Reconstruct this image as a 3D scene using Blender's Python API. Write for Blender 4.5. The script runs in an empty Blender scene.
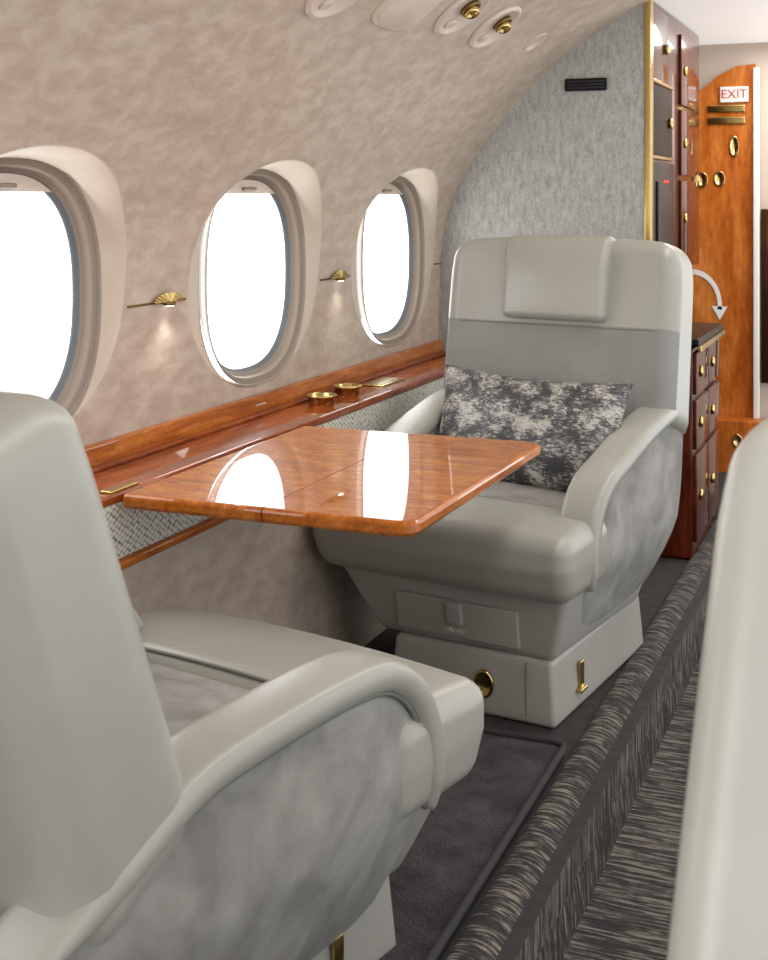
import bpy, bmesh, math
import numpy as np
from mathutils import Vector, Matrix
S=bpy.context.scene
COL=S.collection
def lin(c):
    c=c/255.0
    return c/12.92 if c<=.04045 else ((c+.055)/1.055)**2.4
def rgb(r,g,b): return (lin(r),lin(g),lin(b),1)
# ---------------------------------------------------------------- materials
def newmat(name):
    m=bpy.data.materials.new(name); m.use_nodes=True
    nt=m.node_tree; return m,nt,nt.nodes['Principled BSDF']
def coords(nt,scale=(1,1,1),rot=(0,0,0),kind='Object'):
    tc=nt.nodes.new('ShaderNodeTexCoord'); mp=nt.nodes.new('ShaderNodeMapping')
    mp.inputs['Scale'].default_value=scale; mp.inputs['Rotation'].default_value=rot
    nt.links.new(tc.outputs[kind],mp.inputs[0]); return mp.outputs[0]
def noise(nt,vec,scale,detail=3,rough=.5,dist=0):
    n=nt.nodes.new('ShaderNodeTexNoise'); n.inputs['Scale'].default_value=scale
    n.inputs['Detail'].default_value=detail; n.inputs['Roughness'].default_value=rough
    n.inputs['Distortion'].default_value=dist
    nt.links.new(vec,n.inputs['Vector']); return n.outputs['Fac']
def ramp(nt,fac,stops):
    r=nt.nodes.new('ShaderNodeValToRGB'); e=r.color_ramp.elements
    e[0].position,e[0].color=stops[0]; e[1].position,e[1].color=stops[-1]
    for p,c in stops[1:-1]:
        x=e.new(p); x.color=c
    nt.links.new(fac,r.inputs[0]); return r.outputs[0]
def bump(nt,bs,h,st,dist=.002):
    b=nt.nodes.new('ShaderNodeBump'); b.inputs['Strength'].default_value=st; b.inputs['Distance'].default_value=dist
    nt.links.new(h,b.inputs['Height']); nt.links.new(b.outputs[0],bs.inputs['Normal'])
def simple(name,c,rough=.5,metal=0,coat=0,spec=.5):
    m,nt,bs=newmat(name); bs.inputs['Base Color'].default_value=c; bs.inputs['Roughness'].default_value=rough
    bs.inputs['Metallic'].default_value=metal; bs.inputs['Coat Weight'].default_value=coat
    bs.inputs['Specular IOR Level'].default_value=spec
    return m
def mottled(name,c1,c2,scale,rough=.5,stretch=(1,1,1),rot=(0,0,0),bs_scale=0,bs_st=.2,lo=.35,hi=.65,detail=4,dist=0,coat=0,bdist=.002,sheen=0):
    m,nt,bs=newmat(name)
    v=coords(nt,stretch,rot); f=noise(nt,v,scale,detail,.55,dist)
    nt.links.new(ramp(nt,f,[(lo,c1),(hi,c2)]),bs.inputs['Base Color'])
    bs.inputs['Roughness'].default_value=rough; bs.inputs['Coat Weight'].default_value=coat
    bs.inputs['Coat Roughness'].default_value=.04
    bs.inputs['Sheen Weight'].default_value=sheen
    if bs_scale:
        bump(nt,bs,noise(nt,coords(nt),bs_scale,3),bs_st,bdist)
    return m
LEATHER=mottled('leather_grey',rgb(157,156,147),rgb(164,163,154),4,.34,bs_scale=260,bs_st=.14,bdist=.001)
SUEDE=mottled('suede_grey',rgb(126,124,119),rgb(158,156,150),8,.9,(1,1,1),(.5,.2,.3),bs_scale=500,bs_st=.15,dist=.5,lo=.38,hi=.64,detail=6)
SUEDE2=mottled('suede_grey_flat',rgb(136,136,132),rgb(146,146,142),6,.9,bs_scale=500,bs_st=.1)
SHELL=mottled('shell_grey',rgb(156,154,146),rgb(162,160,152),3,.45)
WALL=mottled('wall_pearl_leather',rgb(178,160,144),rgb(199,184,169),20,.40,(1,.75,1.5),(.7,.3,.4),bs_scale=30,bs_st=.3,lo=.36,hi=.66,dist=.3,bdist=.003,detail=6)
FLARE=mottled('window_surround_cream',rgb(198,185,169),rgb(207,195,180),7,.6)
FRAME=simple('window_frame_taupe',rgb(136,123,110),.4)
BEZEL=simple('overhead_bezel_beige',rgb(205,190,176),.35)
GASKET=simple('window_gasket',rgb(96,100,104),.4)
BRASS=simple('brass',rgb(200,174,112),.22,1)
BRASS2=simple('brass_dark',rgb(120,98,55),.35,1)
BLACK=simple('black_plastic',rgb(14,14,16),.3,spec=.2)
WHITE=simple('white_plastic',rgb(228,225,218),.4)
MAT=mottled('mat_plush_charcoal',rgb(50,47,48),rgb(80,76,77),13,.95,bs_scale=220,bs_st=1,lo=.38,hi=.66,dist=.4,bdist=.01,detail=9)
FLOORM=mottled('floor_dark',rgb(42,39,39),rgb(54,51,50),30,.9)
CEILM=mottled('ceiling_white_glow',rgb(236,233,228),rgb(242,240,236),3,.5)
cb=CEILM.node_tree.nodes['Principled BSDF']; cb.inputs['Emission Color'].default_value=(1,.98,.95,1); cb.inputs['Emission Strength'].default_value=.35  # glow added to the ceiling material so the entry ceiling looks brightly lit
def wood(name,ca,cb,cc,st,coat=1,rough=.3,sc=1,cior=1.4,figure=.6):
    m,nt,bs=newmat(name)
    v=coords(nt,st)
    f1=noise(nt,v,6*sc,5,.6,1.0)
    c1=ramp(nt,f1,[(.3,ca),(.5,cb),(.7,cc)])
    v2=coords(nt,(st[0]*2.2,st[1]*2.2,st[2]*2.2))
    f2=noise(nt,v2,16*sc,4,.7,.3)
    c2=ramp(nt,f2,[(.35,(.5,.42,.34,1)),(.6,(1,1,1,1))])
    mx=nt.nodes.new('ShaderNodeMix'); mx.data_type='RGBA'; mx.blend_type='MULTIPLY'; mx.inputs[0].default_value=figure
    nt.links.new(c1,mx.inputs[6]); nt.links.new(c2,mx.inputs[7]); nt.links.new(mx.outputs[2],bs.inputs['Base Color'])
    bs.inputs['Roughness'].default_value=rough; bs.inputs['Specular IOR Level'].default_value=.05
    bs.inputs['Coat Weight'].default_value=coat; bs.inputs['Coat Roughness'].default_value=.015; bs.inputs['Coat IOR'].default_value=cior
    return m
WOODT=wood('makore_table',rgb(154,80,14),rgb(198,112,24),rgb(226,146,46),(1.6,5,1),figure=.95,cior=1.38)
WOODL=wood('makore_ledge',rgb(106,44,14),rgb(140,64,22),rgb(172,90,36),(5,.8,5),cior=1.38)
WOODE=wood('makore_edge',rgb(150,76,18),rgb(184,102,32),rgb(206,126,50),(5,.8,5))
WOODF=wood('makore_forward',rgb(160,78,24),rgb(190,104,40),rgb(210,130,62),(1.4,1,.35),coat=.4)
WOODD=wood('mahogany_dark',rgb(48,17,10),rgb(80,31,17),rgb(108,48,26),(3,3,.6),cior=1.25,coat=.8)
def woven():
    m,nt,bs=newmat('woven_fabric')
    w=nt.nodes.new('ShaderNodeTexVoronoi'); w.inputs['Scale'].default_value=1; w.inputs['Randomness'].default_value=.3
    nt.links.new(coords(nt,(70,70,105),(.785,0,0)),w.inputs['Vector'])
    c=ramp(nt,w.outputs['Distance'],[(.38,rgb(212,208,196)),(.66,rgb(96,93,87))])
    nt.links.new(c,bs.inputs['Base Color'])
    bs.inputs['Roughness'].default_value=.6; return m
WOVEN=woven()
def bulk():
    m,nt,bs=newmat('bulkhead_textile')
    f=noise(nt,coords(nt,(1,1,.3)),60,6,.8)
    f2=noise(nt,coords(nt,(1,1,.5)),220,3,.8)
    a=ramp(nt,f,[(.36,rgb(146,146,142)),(.64,rgb(192,192,186))])
    b=ramp(nt,f2,[(.35,(.66,.66,.66,1)),(.65,(1.08,1.08,1.08,1))])
    mx=nt.nodes.new('ShaderNodeMix'); mx.data_type='RGBA'; mx.blend_type='MULTIPLY'; mx.inputs[0].default_value=.85
    nt.links.new(a,mx.inputs[6]); nt.links.new(b,mx.inputs[7]); nt.links.new(mx.outputs[2],bs.inputs['Base Color'])
    bs.inputs['Roughness'].default_value=.6; return m
BULK=bulk()
def carpet(name,sx=18,sy=150,light=rgb(130,122,109),dark=rgb(38,36,37),th=.655):
    m,nt,bs=newmat(name)
    f=noise(nt,coords(nt,(sx,sy,sx*.8),(0,0,.12)),1.0,3,.55,.5)
    g=noise(nt,coords(nt,(1,1,1)),30,4,.7)
    ad=nt.nodes.new('ShaderNodeMath'); ad.operation='MULTIPLY_ADD'; ad.inputs[1].default_value=.3
    nt.links.new(g,ad.inputs[0]); nt.links.new(f,ad.inputs[2])
    nt.links.new(ramp(nt,ad.outputs[0],[(th-.04,dark),(th+.04,rgb(72,67,63)),(th+.13,light)]),bs.inputs['Base Color'])
    bs.inputs['Roughness'].default_value=.95; bump(nt,bs,f,.8,.006); return m
CARPET=carpet('carpet_striped_step')
CARPET2=carpet('carpet_striped_aisle',9,110,rgb(120,114,104),rgb(40,38,39),.625)
def pillowmat():
    m,nt,bs=newmat('pillow_distressed')
    f=noise(nt,coords(nt,(1,1.5,1)),12,7,.78,.2)
    g=noise(nt,coords(nt,(1,3.0,1)),80,3,.8)
    ad=nt.nodes.new('ShaderNodeMath'); ad.operation='MULTIPLY_ADD'; ad.inputs[1].default_value=.55
    nt.links.new(g,ad.inputs[0]); nt.links.new(f,ad.inputs[2])
    nt.links.new(ramp(nt,ad.outputs[0],[(.73,rgb(58,58,62)),(.795,rgb(116,115,113)),(.87,rgb(188,185,176))]),bs.inputs['Base Color'])
    bs.inputs['Roughness'].default_value=.45; return m
PILM=pillowmat()
PIPEM=simple('piping_grey',rgb(122,121,115),.5)
m,nt,bs=newmat('window_pane'); out=nt.nodes['Material Output']
tr=nt.nodes.new('ShaderNodeBsdfTransparent'); gl=nt.nodes.new('ShaderNodeBsdfGlossy'); gl.inputs['Roughness'].default_value=.02
mx=nt.nodes.new('ShaderNodeMixShader'); mx.inputs[0].default_value=.05
nt.links.new(tr.outputs[0],mx.inputs[1]); nt.links.new(gl.outputs[0],mx.inputs[2]); nt.links.new(mx.outputs[0],out.inputs[0])
PANE=m
def emis(name,c,s):
    m,nt,bs=newmat(name); bs.inputs['Base Color'].default_value=c
    bs.inputs['Emission Color'].default_value=c; bs.inputs['Emission Strength'].default_value=s; return m
LAMP=emis('lamp_glow',(1,.97,.92,1),4)
LED=emis('led_red',(1,.03,.02,1),3)
RED=simple('sign_red',rgb(190,40,45),.5)
# ---------------------------------------------------------------- helpers
def obj(name,verts,faces,mats,parent=None,loc=(0,0,0),rot=(0,0,0),smooth=True,midx=None,**kw):
    me=bpy.data.meshes.new(name); me.from_pydata([tuple(v) for v in verts],[],faces)
    if not isinstance(mats,(list,tuple)): mats=[mats]
    for mm in mats: me.materials.append(mm)
    bm=bmesh.new(); bm.from_mesh(me); bmesh.ops.recalc_face_normals(bm,faces=bm.faces); bm.to_mesh(me); bm.free()
    for i,p in enumerate(me.polygons):
        p.use_smooth=smooth
        if midx: p.material_index=midx[i]
    o=bpy.data.objects.new(name,me); COL.objects.link(o)
    o.location=loc; o.rotation_euler=rot
    if parent: o.parent=parent
    for k,v in kw.items(): o[k]=v
    return o
def empty(name,loc=(0,0,0),rot=(0,0,0),parent=None,**kw):
    o=bpy.data.objects.new(name,None); COL.objects.link(o); o.location=loc; o.rotation_euler=rot
    o.empty_display_size=.05
    if parent: o.parent=parent
    for k,v in kw.items(): o[k]=v
    return o
def axis_samples(h,r,nr,ni):
    r=min(r,h)
    a=[-(h-r)-r*math.tan(math.radians(45*k/nr)) for k in range(nr,0,-1)]
    inner=list(np.linspace(-(h-r),h-r,ni+1)) if h-r>1e-6 else [0.0]
    return a+inner+[-x for x in reversed(a)]
def rbox_geo(hx,hy,hz,r,nr=4,ni=6,deform=None,center=(0,0,0)):
    ax=[axis_samples(h,r,nr,ni) for h in (hx,hy,hz)]; H=(hx,hy,hz)
    vd={}; V=[]; F=[]
    def vid(p):
        k=tuple(round(c,6) for c in p)
        if k not in vd:
            q=[]; 
            for c,h in zip(p,H): q.append(max(-(h-r),min(h-r,c)))
            d=Vector([a-b for a,b in zip(p,q)])
            if d.length>1e-9: d=d.normalized()*r
            w=Vector(q)+d
            if deform: w=Vector(deform(w.x,w.y,w.z))
            vd[k]=len(V); V.append(w+Vector(center))
        return vd[k]
    for a in range(3):
        b,c=(a+1)%3,(a+2)%3
        for sgn in (-1,1):
            for i in range(len(ax[b])-1):
                for j in range(len(ax[c])-1):
                    q=[]
                    for (bi,cj) in ((i,j),(i+1,j),(i+1,j+1),(i,j+1)):
                        p=[0,0,0]; p[a]=sgn*H[a]; p[b]=ax[b][bi]; p[c]=ax[c][cj]; q.append(vid(p))
                    if sgn<0: q.reverse()
                    if len(set(q))==4: F.append(q)
    return V,F
def rbox(name,h,r,mat,center=(0,0,0),parent=None,deform=None,nr=3,ni=2,**kw):
    r=min(r,min(h)*.999)
    V,F=rbox_geo(h[0],h[1],h[2],r,nr,ni,deform)
    return obj(name,V,F,mat,parent,loc=center,**kw)
def catmull(pts,n=8):
    P=[np.array(p,float) for p in pts]; P=[2*P[0]-P[1]]+P+[2*P[-1]-P[-2]]; out=[]
    for i in range(1,len(P)-2):
        for k in range(n):
            t=k/n
            out.append(.5*((2*P[i])+(-P[i-1]+P[i+1])*t+(2*P[i-1]-5*P[i]+4*P[i+1]-P[i+2])*t*t+(-P[i-1]+3*P[i]-3*P[i+1]+P[i+2])*t**3))
    out.append(P[-2]); return out
def tube_geo(path,rad,n=8,closed=False):
    V=[];F=[]; m=len(path); path=[Vector(p) for p in path]
    up=None
    for i,p in enumerate(path):
        a=path[(i-1)%m] if (closed or i>0) else p; b=path[(i+1)%m] if (closed or i<m-1) else p
        t=(b-a).normalized()
        if up is None:
            up=t.orthogonal().normalized()
        up=(up-t*up.dot(t)).normalized(); s=t.cross(up)
        for k in range(n):
            an=2*math.pi*k/n; V.append(p+up*math.cos(an)*rad+s*math.sin(an)*rad)
    for i in range(m if closed else m-1):
        for k in range(n):
            j=(i+1)%m
            F.append([i*n+k,i*n+(k+1)%n,j*n+(k+1)%n,j*n+k])
    if not closed:
        F.append(list(range(n))[::-1]); F.append([(m-1)*n+k for k in range(n)])
    return V,F
def tube(name,path,rad,mat,parent=None,n=8,closed=False,**kw):
    V,F=tube_geo(path,rad,n,closed); return obj(name,V,F,mat,parent,**kw)
def lathe_geo(prof,n=32,sx=1,sy=1):
    V=[];F=[]
    for (r,z) in prof:
        for k in range(n):
            a=2*math.pi*k/n; V.append(Vector((r*math.cos(a)*sx,r*math.sin(a)*sy,z)))
    for i in range(len(prof)-1):
        for k in range(n): F.append([i*n+k,i*n+(k+1)%n,(i+1)*n+(k+1)%n,(i+1)*n+k])
    F.append(list(range(n))[::-1]); F.append([(len(prof)-1)*n+k for k in range(n)])
    return V,F
def text(name,s,size,mat,parent=None,loc=(0,0,0),rot=(0,0,0),**kw):
    c=bpy.data.curves.new(name,'FONT'); c.body=s; c.size=size; c.align_x='CENTER'; c.align_y='CENTER'; c.extrude=.0006
    t=bpy.data.objects.new(name+'_tmp',c); COL.objects.link(t)
    bpy.context.view_layer.update()
    me=bpy.data.meshes.new_from_object(t.evaluated_get(bpy.context.evaluated_depsgraph_get()))
    bpy.data.objects.remove(t)
    o=bpy.data.objects.new(name,me); COL.objects.link(o); me.materials.clear(); me.materials.append(mat)
    o.location=loc; o.rotation_euler=rot
    if parent: o.parent=parent
    for k,v in kw.items(): o[k]=v
    return o
# ---------------------------------------------------------------- wall profile
PROF=[(-1.605,.60),(-1.605,.75),(-1.602,.9),(-1.595,1.05),(-1.565,1.206),(-1.51,1.325),(-1.443,1.424),(-1.293,1.608),(-1.146,1.738),(-1.003,1.838),(-.863,1.917)]
DP=catmull(PROF,10); DX=np.array([p[0] for p in DP]); DZ=np.array([p[1] for p in DP])
def wx(z): return float(np.interp(z,DZ,DX))
def wnorm(z):
    e=.01; dx=wx(z+e)-wx(z-e); n=Vector((2*e,0,-dx)).normalized(); return n
WC=[1.06,2.06,3.07,4.05]; BB=[.55,1.56,2.565,3.56,4.5]
ZW=1.055; Z0,Z1=.66,1.42
NA=96
def sell(a,th,ax,bz,e=2.5):
    c,s=math.cos(th),math.sin(th)
    return (a[0]+ax*math.copysign(abs(c)**(2/e),c), a[1]+bz*math.copysign(abs(s)**(2/e),s))
V=[];F=[];MI=[]
def ring_to(V,F,MI,r0,r1,mi):
    n=len(r0)
    for k in range(n): F.append([r0[k],r0[(k+1)%n],r1[(k+1)%n],r1[k]]); MI.append(mi)
FX=-1.622
for w,c in enumerate(WC):
    y0,y1=BB[w],BB[w+1]
    rim=[];ang=[]
    for k in range(NA):
        ang.append(2*math.pi*(k+.5)/NA)
    outer=[];
    for th in ang:
        ry,rz=sell((c,ZW),th,.38,.296,2.12)
        dy,dz=ry-c,rz-ZW
        ts=[]
        if dy>1e-9: ts.append((y1-c)/dy)
        if dy<-1e-9: ts.append((y0-c)/dy)
        if dz>1e-9: ts.append((Z1-ZW)/dz)
        if dz<-1e-9: ts.append((Z0-ZW)/dz)
        t=min(ts); outer.append((c+dy*t,ZW+dz*t)); rim.append((ry,rz))
    for cy in (y0,y1):
        for cz in (Z0,Z1):
            i=min(range(NA),key=lambda k:(outer[k][0]-cy)**2+(outer[k][1]-cz)**2); outer[i]=(cy,cz)
    prev=None
    for q in range(7):
        t=q/6; ids=[]
        for k in range(NA):
            y=outer[k][0]*(1-t)+rim[k][0]*t; z=outer[k][1]*(1-t)+rim[k][1]*t
            ids.append(len(V)); V.append((wx(z),y,z))
        if prev: ring_to(V,F,MI,prev,ids,0)
        prev=ids
    for q in range(1,13):
        u=q/12; s=u**.9; d=.65*u**1.1+.35*(1-math.cos(u*math.pi/2)); ids=[]
        for k,th in enumerate(ang):
            iy,iz=sell((c,1.045),th,.275,.280)
            y=rim[k][0]*(1-s)+iy*s; z=rim[k][1]*(1-s)+iz*s
            x0=wx(rim[k][1]); x=x0*(1-d)+FX*d
            ids.append(len(V)); V.append((x,y,z))
        ring_to(V,F,MI,prev,ids,0 if q<2 else 1); prev=ids
ys=np.linspace(-.6,4.5,60); zs=np.linspace(Z1,1.917,24)
o=len(V)
for z in zs:
    for y in ys: V.append((wx(z),y,z))
for i in range(len(zs)-1):
    for j in range(len(ys)-1):
        a=o+i*len(ys)+j; F.append([a,a+1,a+len(ys)+1,a+len(ys)]); MI.append(0)
o=len(V); ys=np.linspace(-.6,BB[0],6); zs=np.linspace(Z0,Z1,16)
for z in zs:
    for y in ys: V.append((wx(z),y,z))
for i in range(len(zs)-1):
    for j in range(len(ys)-1):
        a=o+i*len(ys)+j; F.append([a,a+1,a+len(ys)+1,a+len(ys)]); MI.append(0)
low=[(-1.44,.56),(-1.445,.4),(-1.44,.25),(-1.42,.1),(-1.41,0)]
def lowpanel(y0,y1,dx):
    o=len(V); ys=np.linspace(y0,y1,10)
    for (x,z) in low:
        for y in ys: V.append((x+dx,y,z))
    for i in range(len(low)-1):
        for j in range(len(ys)-1):
            a=o+i*len(ys)+j; F.append([a,a+1,a+len(ys)+1,a+len(ys)]); MI.append(0)
lowpanel(1.95,4.5,0); lowpanel(-.6,1.95,-.14)
wall=obj('wall_left',V,F,[WALL,FLARE],midx=MI,kind='structure',label='curved beige pearl leather cabin sidewall with oval window recesses')
for w,c in enumerate(WC):
    V=[];F=[];MI=[];prev=None
    rings=[(.281,.286,-1.596),(.276,.281,-1.606),(.266,.271,-1.606),(.262,.267,-1.611),(.258,.263,-1.626),(.249,.254,-1.628),(.248,.253,-1.635),(.241,.246,-1.637),(.241,.246,-1.643)]
    for q,(a,b,x) in enumerate(rings):
        ids=[]
        for k in range(NA):
            y,z=sell((c,1.045),2*math.pi*k/NA,a,b); ids.append(len(V)); V.append((x,y,z))
        if prev: ring_to(V,F,MI,prev,ids,0 if q<6 else 1)
        prev=ids
    W=obj('window_%d'%(w+1),V,F,[FRAME,GASKET],midx=MI,kind='structure',label='oval cabin window with taupe frame and bright daylight outside')
    V=[(-1.6425,)+sell((c,1.045),2*math.pi*k/NA,.242,.247) for k in range(NA)]
    obj('pane',V,[list(range(NA))],PANE,W,smooth=False)
    V=[];n=24
    zt=1.262
    top=[]
    for k in range(n+1):
        y=-.238+.476*k/n; t=abs(y/.248)
        zz=1.045+.253*(max(0,1-t**2.5))**(1/2.5); top.append((y,max(zz,zt)))
    for (y,z) in top: V.append((-1.632,c+y,z))
    for (y,z) in top: V.append((-1.632,c+y,zt))
    for (y,z) in top: V.append((-1.638,c+y,zt))
    m_=n+1
    F=[[k,k+1,m_+k+1,m_+k] for k in range(n)]+[[m_+k,m_+k+1,2*m_+k+1,2*m_+k] for k in range(n)]
    sh=obj('shade',V,F,BEZEL,W,smooth=False)
    g=rbox_geo(.006,.035,.005,.004,2,2)
    obj('handle',g[0],g[1],FRAME,sh,loc=(-1.628,c,zt+.012))
# ceiling
CP=[(-.863,1.917),(-.72,1.975),(-.5,2.02),(-.3,2.03),(-.1,2.02),(.12,1.975),(.263,1.917),(.403,1.838)]
cp=catmull(CP,6); V=[];F=[]
ys=[-.6,1,2.5,4.5]
for p in cp:
    for y in ys: V.append((p[0],y,p[1]))
for i in range(len(cp)-1):
    for j in range(3):
        a=i*4+j; F.append([a,a+1,a+5,a+4])
obj('ceiling',V,F,WALL,kind='structure',label='curved beige cabin ceiling')
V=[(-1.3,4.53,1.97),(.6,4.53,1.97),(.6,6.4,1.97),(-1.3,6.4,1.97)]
obj('ceiling.001',V,[[0,1,2,3]],CEILM,kind='structure',smooth=False,label='white entry ceiling panel with added glow')
xs=[(-1.62,0),(-.60,0),(-.60,-.15),(-.12,-.15),(-.11,-.15),(-.11,0),(.9,0)]
def sweepY(name,sec,y0,y1,mat,n=2,smooth=False,**kw):
    V=[];F=[];ys=np.linspace(y0,y1,n)
    for p in sec:
        for y in ys: V.append((p[0],y,p[1]))
    for i in range(len(sec)-1):
        for j in range(n-1):
            a=i*n+j; F.append([a,a+1,a+n+1,a+n])
    return obj(name,V,F,mat,smooth=smooth,**kw)
sec=xs
V=[];F=[];MI=[]
for p in sec:
    for y in (-.6,6.25): V.append((p[0],y,p[1]))
for i in range(len(sec)-1):
    a=i*2; F.append([a,a+1,a+3,a+2]); MI.append(1 if i in(1,2,3,4) else 0)
obj('floor',V,F,[FLOORM,CARPET2],midx=MI,smooth=False,kind='structure',label='cabin floor with dark platform and striped aisle carpet')
st=catmull([(-.704,.002),(-.700,.010),(-.685,.016),(-.660,.016),(-.635,.004),(-.615,-.022),(-.602,-.06),(-.595,-.105),(-.592,-.149)],5)
sweepY('trim_1',[(p[0],p[1]) for p in st],-.6,6.15,CARPET,2,True,kind='structure',label='rounded carpeted step edge along the aisle with cream and charcoal stripes')
M=rbox('floor_mat',(.335,.97,.011),.010,MAT,center=(-1.050,1.885,.012),label='dark charcoal plush carpet mat between the two facing chairs',category='floor mat')
path=[];R=.03
for (cx,cy,a0) in ((.335-R,-.97+R,-90),(.335-R,.97-R,0),(-.335+R,.97-R,90),(-.335+R,-.97+R,180)):
    for k in range(7):
        a=math.radians(a0+15*k); path.append((cx+R*math.cos(a),cy+R*math.sin(a),.014))
tube('binding',path,.008,simple('mat_binding',rgb(50,47,49),.9),M,closed=True)
# bulkhead
YB=4.5
poly=[(-1.60,0)]+[(float(x),float(z)) for x,z in zip(DX,DZ) if z>.62]
poly=[p for p in poly if p[0]<=-.85]+[(-.85,1.924),(-.85,0)]
n=len(poly)
V=[(x,YB,z) for x,z in poly]+[(x,YB+.035,z) for x,z in poly]
F=[list(range(n)),list(range(n,2*n))[::-1]]+[[i,(i+1)%n,n+(i+1)%n,n+i] for i in range(n)]
obj('wall_front',V,F,BULK,smooth=False,kind='structure',label='silver grey textile bulkhead panel behind the chair')
rbox('trim_2',(.012,.024,.975),.004,BRASS,center=(-.838,4.516,.965),kind='structure',label='vertical brass edge trim of bulkhead')
v=rbox('air_vent',(.075,.006,.022),.005,BLACK,center=(-1.055,4.494,1.648),label='small black rectangular air vent on grey bulkhead',category='vent')
for k in range(3):
    rbox('slat',(.066,.002,.003),.001,simple('vent_slat',rgb(30,30,33),.4),center=(0,-.007,-.011+.011*k),parent=v)
tn=3
for (a,b) in ((2.442,2.688),(3.452,3.668),(4.432,4.498)):
    rbox('trim_%d'%tn,(.0025,(b-a)/2,.0025),.001,BRASS2,center=(wx(1.01)+.001,(a+b)/2,1.01),kind='structure',label='thin bronze seam strip on sidewall'); tn+=1
def shell_geo():
    V=[];F=[];n=44
    for q in range(7):
        t=q/6
        for k in range(n+1):
            a=math.pi*k/n; rib=.5+.5*math.cos(k/n*11*2*math.pi)
            r=t
            V.append(Vector((.004+(.012*(1-t*.6)+.004*rib*t),.06*math.cos(a)*r*(1+.05*rib),.021*math.sin(a)*r*(1+.08*rib))))
    for q in range(6):
        for k in range(n):
            a=q*(n+1)+k; F.append([a,a+1,a+n+2,a+n+1])
    return V,F
def reading(y):
    e=empty('reading_light',(wx(1.01),y,1.01),label='brass shell-shaped reading light on beige sidewall seam',category='light',group='sidewall reading lights')
    g=shell_geo(); obj('shell',g[0],g[1],BRASS,e)
    g=lathe_geo([(.001,0),(.016,0),(.018,.003),(.018,.008),(.001,.008)],20,.6,1.2)
    obj('lamp_housing',g[0],g[1],BRASS2,e,loc=(.012,0,-.008))
    g=lathe_geo([(.001,0),(.012,0),(.012,.002),(.001,.002)],16,.6,1.2)
    obj('lens',g[0],g[1],LAMP,e,loc=(.012,0,-.010))
    l=bpy.data.lights.new('reading_lamp','SPOT'); l.energy=.9; l.spot_size=2.2; l.spot_blend=1; l.shadow_soft_size=.012; l.color=(1,.97,.92)
    lo=bpy.data.objects.new('reading_lamp',l); COL.objects.link(lo); lo.location=(.03,0,-.016); lo.parent=e; lo.rotation_euler=(0,-.25,0)
reading(2.60); reading(3.575)
def onwall(name,y,z,**kw):
    n=wnorm(z); zx=n; yx=Vector((0,1,0)); xx=yx.cross(zx)
    e=empty(name,**kw); e.matrix_world=Matrix(((xx.x,yx.x,zx.x,wx(z)),(xx.y,yx.y,zx.y,y),(xx.z,yx.z,zx.z,z),(0,0,0,1)))
    return e
def spot_unit(y,z):
    e=onwall('overhead_light',y,z,label='oval beige overhead bezel with swivelling brass spotlight',category='light',group='overhead spotlights')
    g=lathe_geo([(1,0),(1,.12),(.93,.22),(.84,.22),(.78,.08),(.001,.05)],36); g=([Vector((v.x*.092,v.y*.105,v.z*.05)) for v in g[0]],g[1])
    obj('bezel',g[0],g[1],BEZEL,e)
    g=lathe_geo([(.030,-.005),(.031,.008),(.029,.014),(.024,.012),(.022,.006),(.001,.004)],28)
    r=obj('socket',g[0],g[1],BRASS2,e,loc=(-.024,.0,.003))
    g=lathe_geo([(.019,-.005),(.021,.012),(.020,.026),(.016,.029),(.014,.020),(.001,.018)],24)
    obj('eyeball',g[0],g[1],BRASS,r,loc=(0,0,.002),rot=(.35,.2,0))
    g=lathe_geo([(.018,0),(.018,.006),(.013,.010),(.001,.008)],20)
    obj('gasper_vent',g[0],g[1],BEZEL,e,loc=(.045,0,.002))
for (y,z) in ((3.65,1.752),(3.34,1.755)): spot_unit(y,z)
spot_unit(2.64,1.715)
e=onwall('oxygen_mask_panel',3.02,1.732,label='rounded beige oxygen mask drop-down cover overhead',category='panel')
def oxy(sx,sy,h):
    V=[];F=[];n=64
    for (k_,z_) in ((1,0),(1,h*.7),(.96,h),(.001,h)):
        for i in range(n):
            y_,x_=sell((0,0),2*math.pi*i/n,sy,sx,4.0); V.append((x_*k_,y_*k_,z_))
    for r_ in range(3):
        for i in range(n): F.append([r_*n+i,r_*n+(i+1)%n,(r_+1)*n+(i+1)%n,(r_+1)*n+i])
    return V,F
g=oxy(.085,.135,.007); obj('cover',g[0],g[1],BEZEL,e)
g=oxy(.074,.122,.011); obj('door',g[0],g[1],FLARE,e)
e=onwall('speaker_grille',4.08,1.755,label='small round beige speaker grille overhead',category='speaker')
g=lathe_geo([(.045,0),(.045,.003),(.038,.004),(.037,.002),(.001,.002)],32); obj('disc',g[0],g[1],BEZEL,e)
# ---------------------------------------------------------------- ledge
L=empty('side_ledge',(-1.5,3.2,.56),label='glossy reddish wood side ledge with woven fabric band along sidewall',category='ledge')
def lsweep(name,sec,y0,y1,mat,**kw):
    n=len(sec); V=[(p[0]+1.5,y0-3.2,p[1]-.56) for p in sec]+[(p[0]+1.5,y1-3.2,p[1]-.56) for p in sec]
    F=[[i,(i+1)%n,n+(i+1)%n,n+i] for i in range(n)]+[list(range(n)),list(range(n,2*n))[::-1]]
    o=obj(name,V,F,mat,L,smooth=False,**kw)
    b=o.modifiers.new('bev','BEVEL'); b.width=.004; b.segments=3
    return o
Y0,Y1=1.97,4.495
lsweep('top_panel',[(-1.60,.658),(-1.425,.658),(-1.42,.663),(-1.42,.676),(-1.425,.68),(-1.60,.68)],Y0,Y1,WOODL)
lsweep('riser',[(-1.603,.68),(-1.585,.68),(-1.583,.70),(-1.59,.728),(-1.603,.732)],Y0,Y1,WOODE,label='lighter orange wood backing strip')
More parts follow.
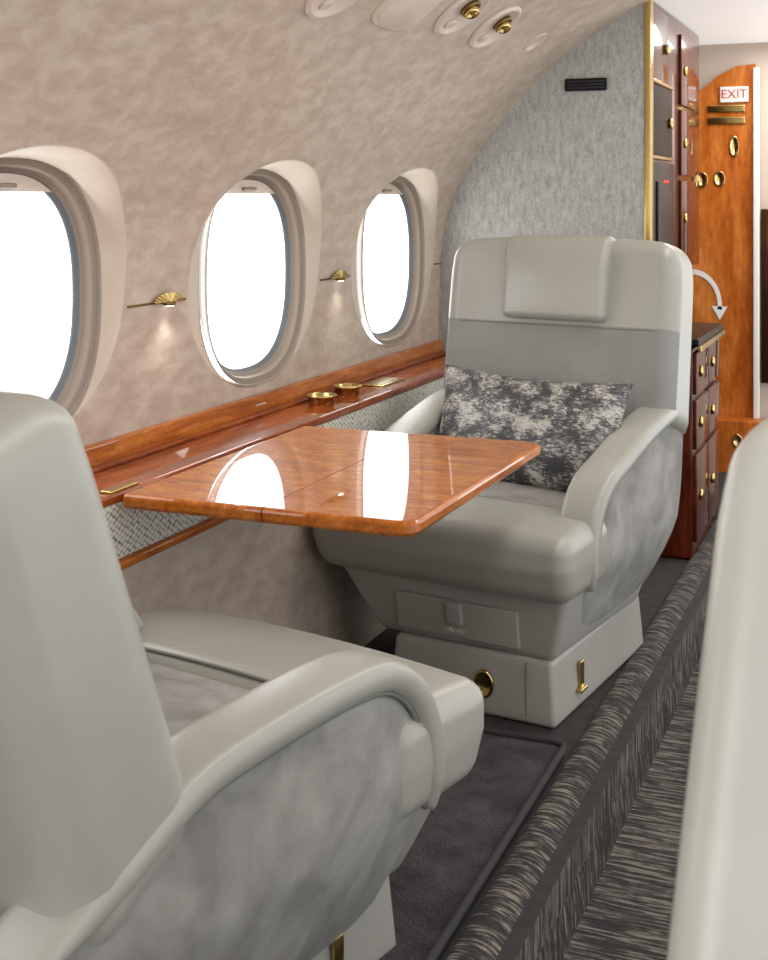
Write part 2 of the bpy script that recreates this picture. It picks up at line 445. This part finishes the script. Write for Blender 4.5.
lsweep('inlay_step',[(-1.5855,.6795),(-1.565,.6795),(-1.566,.688),(-1.5855,.690)],Y0,Y1,WOODL)
lsweep('fabric_band',[(-1.50,.545),(-1.428,.545),(-1.425,.658),(-1.50,.658)],Y0,Y1,WOVEN,label='grey woven fabric band')
lsweep('lower_strip',[(-1.50,.524),(-1.422,.524),(-1.418,.530),(-1.418,.541),(-1.422,.546),(-1.50,.546)],Y0,Y1,WOODE)
lsweep('aft_shelf',[(-1.603,.53),(-1.575,.53),(-1.575,.72),(-1.603,.72)],-.6,1.97,WOODL)
def LP(x,y,z): return (x+1.5,y-3.2,z-.56)
for y,x in ((3.28,-1.515),(3.47,-1.52)):
    g=lathe_geo([(.034,0),(.036,.002),(.036,.018),(.042,.020),(.044,.025),(.040,.027),(.034,.024),(.033,.003),(.001,.002)],36)
    obj('cup_holder',g[0],g[1],BRASS,L,loc=LP(x,y,.679),label='brass ring cup holder')
rbox('tray_frame',(.04,.09,.003),.003,BRASS,center=LP(-1.51,3.72,.682),parent=L,label='rectangular brass switch tray')
rbox('tray_inlay',(.032,.08,.002),.002,BRASS2,center=LP(-1.51,3.72,.6845),parent=L)
text('placard','FOR FLIGHT USE',.007,WHITE,L,loc=LP(-1.5835,3.05,.707),rot=(math.pi/2,0,math.pi/2))
rbox('hinge_plate',(.012,.05,.003),.002,BRASS,center=LP(-1.436,2.17,.682),parent=L,label='brass hinge plate')
# ---------------------------------------------------------------- table
T=empty('folding_table',(-1.105,2.54,.68),label='glossy figured orange wood fold-out table attached to side ledge',category='table')
def leaf(name,x0,x1,y0,y1,rc):
    pts=[(x0,y0)]
    if rc:
        R=.032
        for k in range(9):
            a=math.radians(-90+11.25*k); pts.append((x1-.012-R+R*math.cos(a),y0+R+R*math.sin(a)))
        for k in range(9):
            a=math.radians(11.25*k); pts.append((x1-R+R*math.cos(a),y1-R+R*math.sin(a)))
    else: pts+=[(x1,y0),(x1,y1)]
    pts.append((x0,y1)); n=len(pts)
    def off(p,d):
        x,y=p
        sx=x0 if abs(x-x0)<1e-6 else (x1 if (not rc) and abs(x-x1)<1e-6 else None)
        ny=y-math.copysign(d,y-(y0+y1)/2)
        nx=x if sx is not None else x-(d if x>x0+.2 else 0)
        return (nx,ny)
    lev=[(0.010,0),(.005,-.001),(.0015,-.004),(0,-.008),(0,-.020),(.002,-.024),(.006,-.028),(.03,-.034)]
    V=[];F=[]
    for d,z in lev:
        for p in pts: q=off(p,d); V.append((q[0],q[1],z))
    F.append(list(range(n)))
    for i in range(len(lev)-1):
        for k in range(n): F.append([i*n+k,i*n+(k+1)%n,(i+1)*n+(k+1)%n,(i+1)*n+k])
    F.append([(len(lev)-1)*n+k for k in range(n)][::-1])
    mi=[0]+[1]*(len(F)-1)
    return obj(name,V,F,[WOODT,WOODE],T,smooth=False,midx=mi)
leaf('table_leaf',-.298,-.0012,-.41,.41,False)
leaf('table_leaf',.0012,.312,-.41,.415,True)
for k in (-1,1):
    rbox('hinge',(.018,.012,.0015),.001,BRASS2,center=(0,k*.3,-.0355),parent=T)
    rbox('support_rail',(.15,.015,.012),.004,BRASS2,center=(-.14,k*.25,-.046),parent=T)
# ---------------------------------------------------------------- chair
def build_chair(loc,rotz,recline,label,ak=0.0,bscale=1.0,suw=.25,zb=-1.0,taper=0,rear=0.0,dx=0.0,brot=0.0):
    C=empty('lounge_chair',loc,(0,0,rotz),label=label,category='chair',group='leather cabin lounge chairs')
    def bdef(x,y,z):
        t=(z+.0775)/.155
        return (x*(1.0-.06*t),y*(1-.03*t),z)
    b=rbox('base',(.225,.33,.0775),.014,SHELL,center=(dx*1.3,-.03,.0785),parent=C,deform=bdef,ni=4)
    b.rotation_euler=(0,0,brot)
    g=lathe_geo([(1,0),(1,.006),(.8,.009),(.7,.004),(.001,.004)],28); g=([Vector((v.x*.026,v.y*.034,v.z)) for v in g[0]],g[1])
    obj('latch_plate',g[0],g[1],BRASS,b,loc=(-.04,.327,.0),rot=(-math.pi/2,0,0),label='oval brass latch')
    for s in (-1,1):
        rbox('pedal',(.004,.012,.036),.003,BRASS,center=(s*.224,.16,.0),parent=b,label='brass release pedal')
        rbox('pedal',(.008,.022,.005),.004,BRASS,center=(s*.229,.168,-.03),parent=b,label='brass release pedal')
    rbox('seam',(.0015,.002,.07),.001,PIPEM,center=(-.15,.327,0),parent=b)
    def sdef(x,y,z):
        t=(z+.1)/.2; t=max(0,min(1,t)); e=t**.9
        return (x*(.70+.30*e)+dx*(1-t),(y*(.90+.10*e)),z)
    rbox('seat_housing',(.335,.31,.10),.02,SHELL,center=(0,.0,.252),parent=C,deform=sdef,ni=6)
    dr=rbox('drawer',(.168,.007,.047),.004,LEATHER,center=(dx*.75,.296,.222),parent=C,label='life vest drawer front')
    dr.rotation_euler=(-.16,0,0)
    rbox('drawer_latch',(.022,.008,.028),.006,SHELL,center=(0,.009,.018),parent=dr)
    text('lettering','LIFE VEST',.015,WHITE,dr,loc=(0,.0085,-.028),rot=(math.pi/2,0,math.pi))
    def tdef(x,y,z):
        k=max(0,z/.085)
        z2=z+k*(.010*(1-(x/.37)**2)-.012*max(0,y/.13))
        y2=y+.012*(1-(x/.37)**2)*max(0,y/.13)
        if z<0: y2-=.03*max(0,y/.13)*(-z/.085)
        return (x*(1-.03*max(0,-z/.085)),y2,z2)
    rbox('front_cushion',(.360,.135,.085),.042,LEATHER,center=(0,.235,.392),parent=C,deform=tdef,nr=7,ni=8)
    def cdef(x,y,z): return (x,y,z+max(0,z/.06)*.015*(1-(x/.25)**2)*(1-(y/.21)**2))
    rbox('seat_cushion',(.256,.21,.06),.025,SUEDE,center=(0,-.09,.405),parent=C,deform=cdef,ni=8)
    tube('piping',[(-.25+.5*k/10,.118,.474+.008*(1-(2*k/10-1)**2)) for k in range(11)],.0035,PIPEM,C)
    def bk(x,y,z):
        t=max(0,min(1,(z+.325)/.65))
        w=(1-.045*max(0,(t-.80)/.20)**2)*(1-taper*t)
        lz=z+.41
        if lz<zb:
            q=min(1,(zb-lz)/.03); q=q*q*(3-2*q); w*=1-.28*q
        wing=.03*max(0,(abs(x)-.17)/.19)**2*(.5+.5*y/.09) if y>0 else 0
        if y<0: y=y*(1.22-.55*t)
        belly=.015*math.sin(math.pi*t)*(1-(x/.37)**2)
        yy=y+(wing if y>0 else 0)-(belly if y<0 else -belly*.3)
        dz=-.018*(abs(x)/.36)**4*max(0,(t-.6)/.4) - .05*max(0,(.09-y)/.18)*(1-t)
        return (x*w,yy,z+dz)
    V,F=rbox_geo(.362,.09,.325,.055,7,24,bk,center=(0,-.09,.41))
    mi=[]
    for f in F:
        cz=sum(V[i].z for i in f)/4
        cx=abs(sum(V[i].x for i in f)/4); cy=sum(V[i].y for i in f)/4
        mi.append(1 if (cz<.47 and cy>-.028 and cx<suw) else 0)
    B=obj('backrest',V,F,[LEATHER,SUEDE2],C,loc=(0,-.295,.415),rot=(recline,0,0),midx=mi)
    B.scale=(1,1,bscale)
    def front(x): return .0045*(1-(x/.37)**2)+.03*max(0,(abs(x)-.17)/.19)**2
    xm=.350 if suw>.3 else .2
    tube('piping',[(x,front(x)-.0015-(.035*((abs(x)-.30)/.05)**2 if abs(x)>.30 else 0),.472) for x in np.linspace(-xm,xm,33)],.0028,PIPEM,B)
    def hd(x,y,z):
        k=max(0,(1-(x/.165)**2)*(1-(z/.125)**2)); t=max(0,z/.125)
        return (x,y+.010*k*max(0,y/.03)-.035*t**3,z)
    rbox('headrest',(.160,.034,.125),.020,LEATHER,center=(0,.010,.612),parent=B,deform=hd,nr=5,ni=8)
    rbox('back_shell',(.325,.07,.16),.03,SHELL,center=(0,-.38,.35),parent=C,ni=4,deform=lambda x,y,z:(x*(1-.12*(.16-z)/.32),y+.09*(.16-z)/.32,z))
    def az(y,z):
        return z+ak*max(0,.05-y)*max(0,min(1,(z-.35)/.2))
    R_=rear
    out=[(-.49-R_,.57-R_*.5),(-.40-R_*.4,.59),(-.30,.598),(-.15,.587),(0,.565),(.09,.545),(.155,.50),(.195,.43),(.20,.35),(.185,.25),(.15,.17)]
    low_=[(.15,.17),(.08,.148),(-.1,.145),(-.26,.17),(-.37,.25),(-.46-R_*.6,.38),(-.495-R_,.50-R_*.4),(-.49-R_,.57-R_*.5)]
    out=catmull([(y,az(y,z)) for y,z in out],5); low_=catmull([(y,az(y,z)) for y,z in low_],5)
    O=[tuple(p) for p in out]+[tuple(p) for p in low_[1:-1]]
    n=len(O); cy,cz=-.1,.37
    def px(x,z,s):
        k=max(0,(.36-z)/.22); return s*(x-.075*k**1.3)
    for s in (-1,1):
        V=[];F=[]
        rings=[(0.0,.270),(.5,.270),(.97,.270),(1,.276),(1,.325),(.985,.337),(.94,.344),(.7,.351),(.4,.356),(0,.358)]
        for (t,x) in rings:
            for p in O:
                y=cy+(p[0]-cy)*t; z=cz+(p[1]-cz)*t; V.append((px(x,z,s),y,z))
        for i in range(len(rings)-1):
            for k in range(n): F.append([i*n+k,i*n+(k+1)%n,(i+1)*n+(k+1)%n,(i+1)*n+k])
        a=obj('armrest',V,F,SUEDE,C,label='suede-sided armrest')
        bmm=bmesh.new(); bmm.from_mesh(a.data); bmesh.ops.remove_doubles(bmm,verts=bmm.verts,dist=.0003); bmesh.ops.recalc_face_normals(bmm,faces=bmm.faces); bmm.to_mesh(a.data); bmm.free()
        path=[(-.49,.572),(-.40,.594),(-.30,.604),(-.15,.593),(0,.571),(.095,.55),(.163,.502),(.200,.43),(.207,.36),(.203,.315)]
        if R_>0:
            path=[(-.57,.505),(-.50,.548),(-.41,.580)]+path[2:]
        path=catmull([(y,az(y,z)) for y,z in path],6)
        V=[];F=[];ns=24;m=len(path); hw=.054
        for i,p in enumerate(path):
            q=path[max(0,i-1)]; r=path[min(m-1,i+1)]; t=np.array(r)-np.array(q); t/=np.linalg.norm(t); nn=np.array([-t[1],t[0]])
            sc=(.3+.7*min(1,i/8))*(.35+.65*min(1,(m-1-i)/10))
            wz=hw*(.6+.4*min(1,(m-1-i)/8)); th=.024*sc
            # inset the rear end so it tucks under the backrest
            ins=-.012*max(0,1-i/10)
            for k in range(ns):
                an=2*math.pi*k/ns; c_,s_=math.cos(an),math.sin(an)
                ex=math.copysign(abs(c_)**.5,c_)*wz; et=math.copysign(abs(s_)**.65,s_)*th
                yy=p[0]+nn[0]*et; zz=p[1]+nn[1]*et
                V.append((px(.312+ins+(hw-wz)*.9+ex,zz,s),yy,zz))
        for i in range(m-1):
            for k in range(ns): F.append([i*ns+k,i*ns+(k+1)%ns,(i+1)*ns+(k+1)%ns,(i+1)*ns+k])
        F.append(list(range(ns))[::-1]); F.append([(m-1)*ns+k for k in range(ns)])
        obj('arm_pad',V,F,LEATHER,a,label='smooth leather arm pad')
        pp=[]
        for i,p in enumerate(path):
            q=path[max(0,i-1)]; r=path[min(m-1,i+1)]; t=np.array(r)-np.array(q); t/=np.linalg.norm(t); nn=np.array([-t[1],t[0]])
            o_=.024*(.35+.65*min(1,(m-1-i)/10))*(.3+.7*min(1,i/8))
            y,z=p[0]-nn[0]*o_,p[1]-nn[1]*o_
            pp.append((px(.349-.012*max(0,1-i/10),z,s),y,z))
        tube('piping',pp,.0042,PIPEM,a)
    return C
FC=(-1.012,3.31,0); FR=math.radians(170.5)
c1=build_chair(FC,FR,math.radians(9),'grey leather and suede lounge chair facing backward beside table, holding pillow',ak=.13,suw=.37,zb=.235,dx=-.045,brot=math.radians(2))
c2=build_chair((-1.065,1.755,0),math.radians(-13),math.radians(20),'grey leather and suede lounge chair seen from behind by the window',ak=-.17,bscale=.93,rear=.06)
c3=build_chair((.172,.61,0),math.radians(180),math.radians(25),'grey leather lounge chair across the aisle',bscale=1.0,taper=.10,suw=-1)
def pil():
    V=[];F=[];n=32;A,Bb,Tt=.290,.164,.072
    for sgn in (1,-1):
        for i in range(n+1):
            for j in range(n+1):
                u=-1+2*i/n; v=-1+2*j/n
                k=((1-abs(u)**2.6)*(1-abs(v)**2.6))**.55
                pinch=1-.07*(1-abs(v)**2)*abs(u)**3; pv=1-.10*(1-abs(u)**2)*abs(v)**3
                wr=.004*math.sin(7*u+3*v)*k
                V.append((A*u*pinch,Bb*v*pv,sgn*(Tt*k+wr)))
    m=(n+1)**2
    for i in range(n):
        for j in range(n):
            a=i*(n+1)+j; F.append([a,a+1,a+n+2,a+n+1]); F.append([m+a+n+1,m+a+n+2,m+a+1,m+a])
    return V,F
V,F=pil()
P=obj('pillow',V,F,PILM,label='rectangular lumbar pillow in distressed silver and charcoal pattern on chair',category='pillow')
bm=bmesh.new(); bm.from_mesh(P.data); bmesh.ops.remove_doubles(bm,verts=bm.verts,dist=.0005); bmesh.ops.recalc_face_normals(bm,faces=bm.faces); bm.to_mesh(P.data); bm.free()
cm=Matrix.Translation(FC)@Matrix.Rotation(FR,4,'Z')
P.matrix_world=cm@Matrix.Translation((-.012,-.145,.608))@Matrix.Rotation(math.radians(-1),4,'Y')@Matrix.Rotation(math.radians(-2),4,'Z')@Matrix.Rotation(math.radians(108),4,'X')
# ---------------------------------------------------------------- galley
G=empty('galley_base_cabinet',(-.9,4.84,0),label='glossy dark mahogany galley base cabinet with black counter',category='cabinet')
def gp(x,y,z): return (x+.9,y-4.84,z)
rbox('body',(.16,.305,.368),.012,WOODD,center=gp(-.855,4.85,.370),parent=G)
rbox('countertop',(.18,.315,.014),.008,BLACK,center=gp(-.85,4.85,.752),parent=G,label='black stone counter')
rbox('counter_edge',(.006,.312,.010),.004,BRASS,center=gp(-.668,4.85,.731),parent=G)
for i,(z0,z1) in enumerate(((.57,.715),(.38,.55),(.06,.36))):
    for j in range(2):
        yc=4.70+.29*j
        d=rbox('drawer' if i<2 else 'door',(.008,.138,(z1-z0)/2),.005,WOODD,center=gp(-.690,yc,(z0+z1)/2),parent=G)
        g=lathe_geo([(.001,0),(1,0),(1,.3),(.6,.5),(.001,.35)],20); g=([Vector((v.x*.02,v.y*.026,v.z*.02)) for v in g[0]],g[1])
        obj('latch',g[0],g[1],BRASS,d,loc=(.009,-.05,0),rot=(0,math.pi/2,0),label='oval brass latch')
U=empty('galley_upper_cabinet',(-1.0,5.15,1.0),label='dark glossy wood galley upper cabinet with black oven',category='cabinet')
def up(x,y,z): return (x+1.0,y-5.15,z-1.0)
rbox('body',(.15,.60,.50),.01,WOODD,center=up(-1.0,5.16,1.46),parent=U)
rbox('cabinet_door',(.006,.17,.13),.004,WOODD,center=up(-.846,4.74,1.80),parent=U)
rbox('mirror_panel',(.006,.20,.13),.004,simple('smoked_glass',rgb(22,18,16),.35,0,spec=.08),center=up(-.845,4.80,1.53),parent=U,label='smoked mirror panel')
rbox('shelf_edge',(.010,.22,.006),.003,BRASS,center=up(-.842,4.78,1.665),parent=U)
rbox('shelf_edge',(.010,.22,.006),.003,BRASS,center=up(-.842,4.78,1.395),parent=U)
g=lathe_geo([(.001,0),(1,0),(1,.3),(.6,.5),(.001,.35)],20); g=([Vector((v.x*.02,v.y*.026,v.z*.03)) for v in g[0]],g[1])
obj('knob',g[0],g[1],BRASS,U,loc=up(-.838,4.86,1.80),rot=(0,math.pi/2,0))
obj('knob',g[0],g[1],BRASS,U,loc=up(-.838,4.94,1.53),rot=(0,math.pi/2,0))
ov=rbox('oven',(.012,.22,.19),.008,BLACK,center=up(-.845,4.80,1.19),parent=U,label='black built-in oven front')
rbox('indicator',(.002,.006,.004),.001,LED,center=(.013,.0,.12),parent=ov)
rbox('indicator',(.002,.006,.004),.001,LED,center=(.013,.05,.12),parent=ov)
rbox('handle',(.006,.008,.12),.005,simple('steel',rgb(70,68,66),.35,1),center=(.016,-.16,0),parent=ov)
for i,(z0,z1) in enumerate(((1.62,1.90),(1.34,1.60),(1.02,1.32))):
    d=rbox('door',(.006,.20,(z1-z0)/2),.004,WOODD,center=up(-.845,5.42,(z0+z1)/2),parent=U)
    g=lathe_geo([(.001,0),(1,0),(1,.3),(.6,.5),(.001,.35)],20); g=([Vector((v.x*.02,v.y*.026,v.z*.02)) for v in g[0]],g[1])
    obj('latch',g[0],g[1],BRASS,d,loc=(.007,-.12,0),rot=(0,math.pi/2,0))
obj('wall_galley',[(-1.16,4.54,-.15),(-1.16,6.25,-.15),(-1.16,6.25,1.97),(-1.16,4.54,1.97)],[[0,1,2,3]],WOODD,smooth=False,kind='structure',label='dark wood galley side wall')
YF=6.2
obj('wall_forward',[(-1.2,YF,-.15),(-.66,YF,-.15),(-.66,YF,1.87),(-.75,YF,1.86),(-.83,YF,1.82),(-.90,YF,1.76),(-1.2,YF,1.6)],[[0,1,2,3,4,5,6]],WOODF,smooth=False,kind='structure',label='orange makore wood forward partition')
obj('wall_forward.001',[(-1.3,YF+.03,-.15),(.5,YF+.03,-.15),(.5,YF+.03,1.97),(-1.3,YF+.03,1.97)],[[0,1,2,3]],simple('forward_beige',rgb(196,180,166),.5),smooth=False,kind='structure',label='beige forward wall around entry')
rbox('trim_%d'%tn,(.014,.012,1.0),.005,WHITE,center=(-.655,YF-.014,.85),kind='structure',label='pale vertical door edge trim'); tn+=1
rbox('storage_bin',(.14,.06,.195),.01,WOODF,center=(-.70,YF-.07,.045),label='low orange wood locker at forward wall',category='cabinet')
rbox('wall_mirror',(.04,.01,.40),.008,simple('dark_mirror',rgb(96,64,46),.12,.8),center=(-.597,YF-.012,.80),label='narrow dark mirror beside entry partition',category='mirror')
E=rbox('exit_sign',(.064,.006,.036),.003,WHITE,center=(-.755,YF-.008,1.73),label='white sign with red EXIT lettering on wood wall',category='sign')
text('lettering','EXIT',.058,RED,E,loc=(0,-.008,0),rot=(math.pi/2,0,0))
for z in (1.665,1.61):
    v=rbox('brass_vent',(.085,.006,.018),.006,BRASS,center=(-.79,YF-.007,z),label='horizontal brass louvre vent on wood wall',category='vent',group='brass louvre vents')
    for k in range(3): rbox('slat',(.078,.002,.002),.001,BRASS2,center=(0,-.007,-.008+.008*k),parent=v)
def handle(x,y,z,sx,sz,lb):
    g=lathe_geo([(1,0),(1,.3),(.85,.4),(.7,.15),(.001,.1)],28); g=([Vector((v.x*sx,v.y*sz,v.z*.03)) for v in g[0]],g[1])
    V=[Vector((v.x,-v.z,v.y)) for v in g[0]]
    obj('brass_latch',V,g[1],BRASS,loc=(x,y+.001,z),label=lb,category='latch',group='forward wall latches')
lb='oval brass recessed latch on orange wood wall'
handle(-.755,YF,1.49,.022,.05,lb); handle(-.90,YF,1.335,.026,.036,lb); handle(-.822,YF,1.34,.026,.036,lb)
handle(-.725,YF-.13,.15,.022,.03,'oval brass latch on low wood locker')
V=[];F=[];N=16; az_=.75
for k in range(N+1):
    a=math.radians(92-6.2*k); cx_=-.945
    for rr in (.91,1.07):
        V.append((cx_+.125*rr*math.cos(a),.0,az_+.155*rr*math.sin(a)))
for k in range(N): F.append([2*k,2*k+1,2*k+3,2*k+2])
x,z=-.945+.125*.99,az_-.008; o=len(V)
V+=[(x-.036,0,z+.004),(x+.036,0,z+.004),(x,0,z-.06)]; F.append([o,o+1,o+2])
nv=len(V); V=[(a,YF-.004,c) for a,b,c in V]+[(a,YF+.001,c) for a,b,c in V]
F=F+[[i+nv for i in f][::-1] for f in F]
obj('direction_arrow',V,F,WHITE,smooth=False,label='white curved arrow decal on orange wood wall',category='decal')
# ---------------------------------------------------------------- lights
w=bpy.data.worlds.new('World'); S.world=w; w.use_nodes=True
nt=w.node_tree; bg=nt.nodes['Background']
bg.inputs[0].default_value=(.985,.99,1,1)
tc=nt.nodes.new('ShaderNodeTexCoord'); sx=nt.nodes.new('ShaderNodeSeparateXYZ'); mr=nt.nodes.new('ShaderNodeMapRange')
mr.inputs['From Min'].default_value=-.25; mr.inputs['From Max'].default_value=-.05; mr.inputs['To Min'].default_value=5.4; mr.inputs['To Max'].default_value=1.5
nt.links.new(tc.outputs['Generated'],sx.inputs[0]); nt.links.new(sx.outputs[0],mr.inputs[0]); nt.links.new(mr.outputs[0],bg.inputs[1])
def area(name,loc,rot,sx,sy,e,c=(1,1,1)):
    l=bpy.data.lights.new(name,'AREA'); l.shape='RECTANGLE'; l.size=sx; l.size_y=sy; l.energy=e; l.color=c
    o=bpy.data.objects.new(name,l); COL.objects.link(o); o.location=loc; o.rotation_euler=rot; return o
area('ceiling_lamp',(-.45,5.6,1.95),(0,0,0),.5,.8,11,(1,.98,.95))
area('entry_doorway_daylight',(.45,5.6,1.0),(0,math.radians(90),0),1.6,.9,11,(1,1,1))
area('aisle_fill',(-.3,2.6,2.0),(0,0,0),.25,3.2,20,(1,.97,.93))  # added fill light over the aisle to lift the cabin, no visible fixture
cam=bpy.data.cameras.new('Camera'); co=bpy.data.objects.new('Camera',cam); COL.objects.link(co); S.camera=co
co.location=(0,0,1.25); co.rotation_euler=(math.radians(90),0,math.radians(22.03))
cam.sensor_fit='VERTICAL'; cam.sensor_height=36; cam.lens=48.75; cam.shift_y=-282/960; cam.clip_start=.02
cam.dof.use_dof=True; cam.dof.focus_distance=3.0; cam.dof.aperture_fstop=9
S.view_settings.view_transform='Standard'; S.view_settings.exposure=0
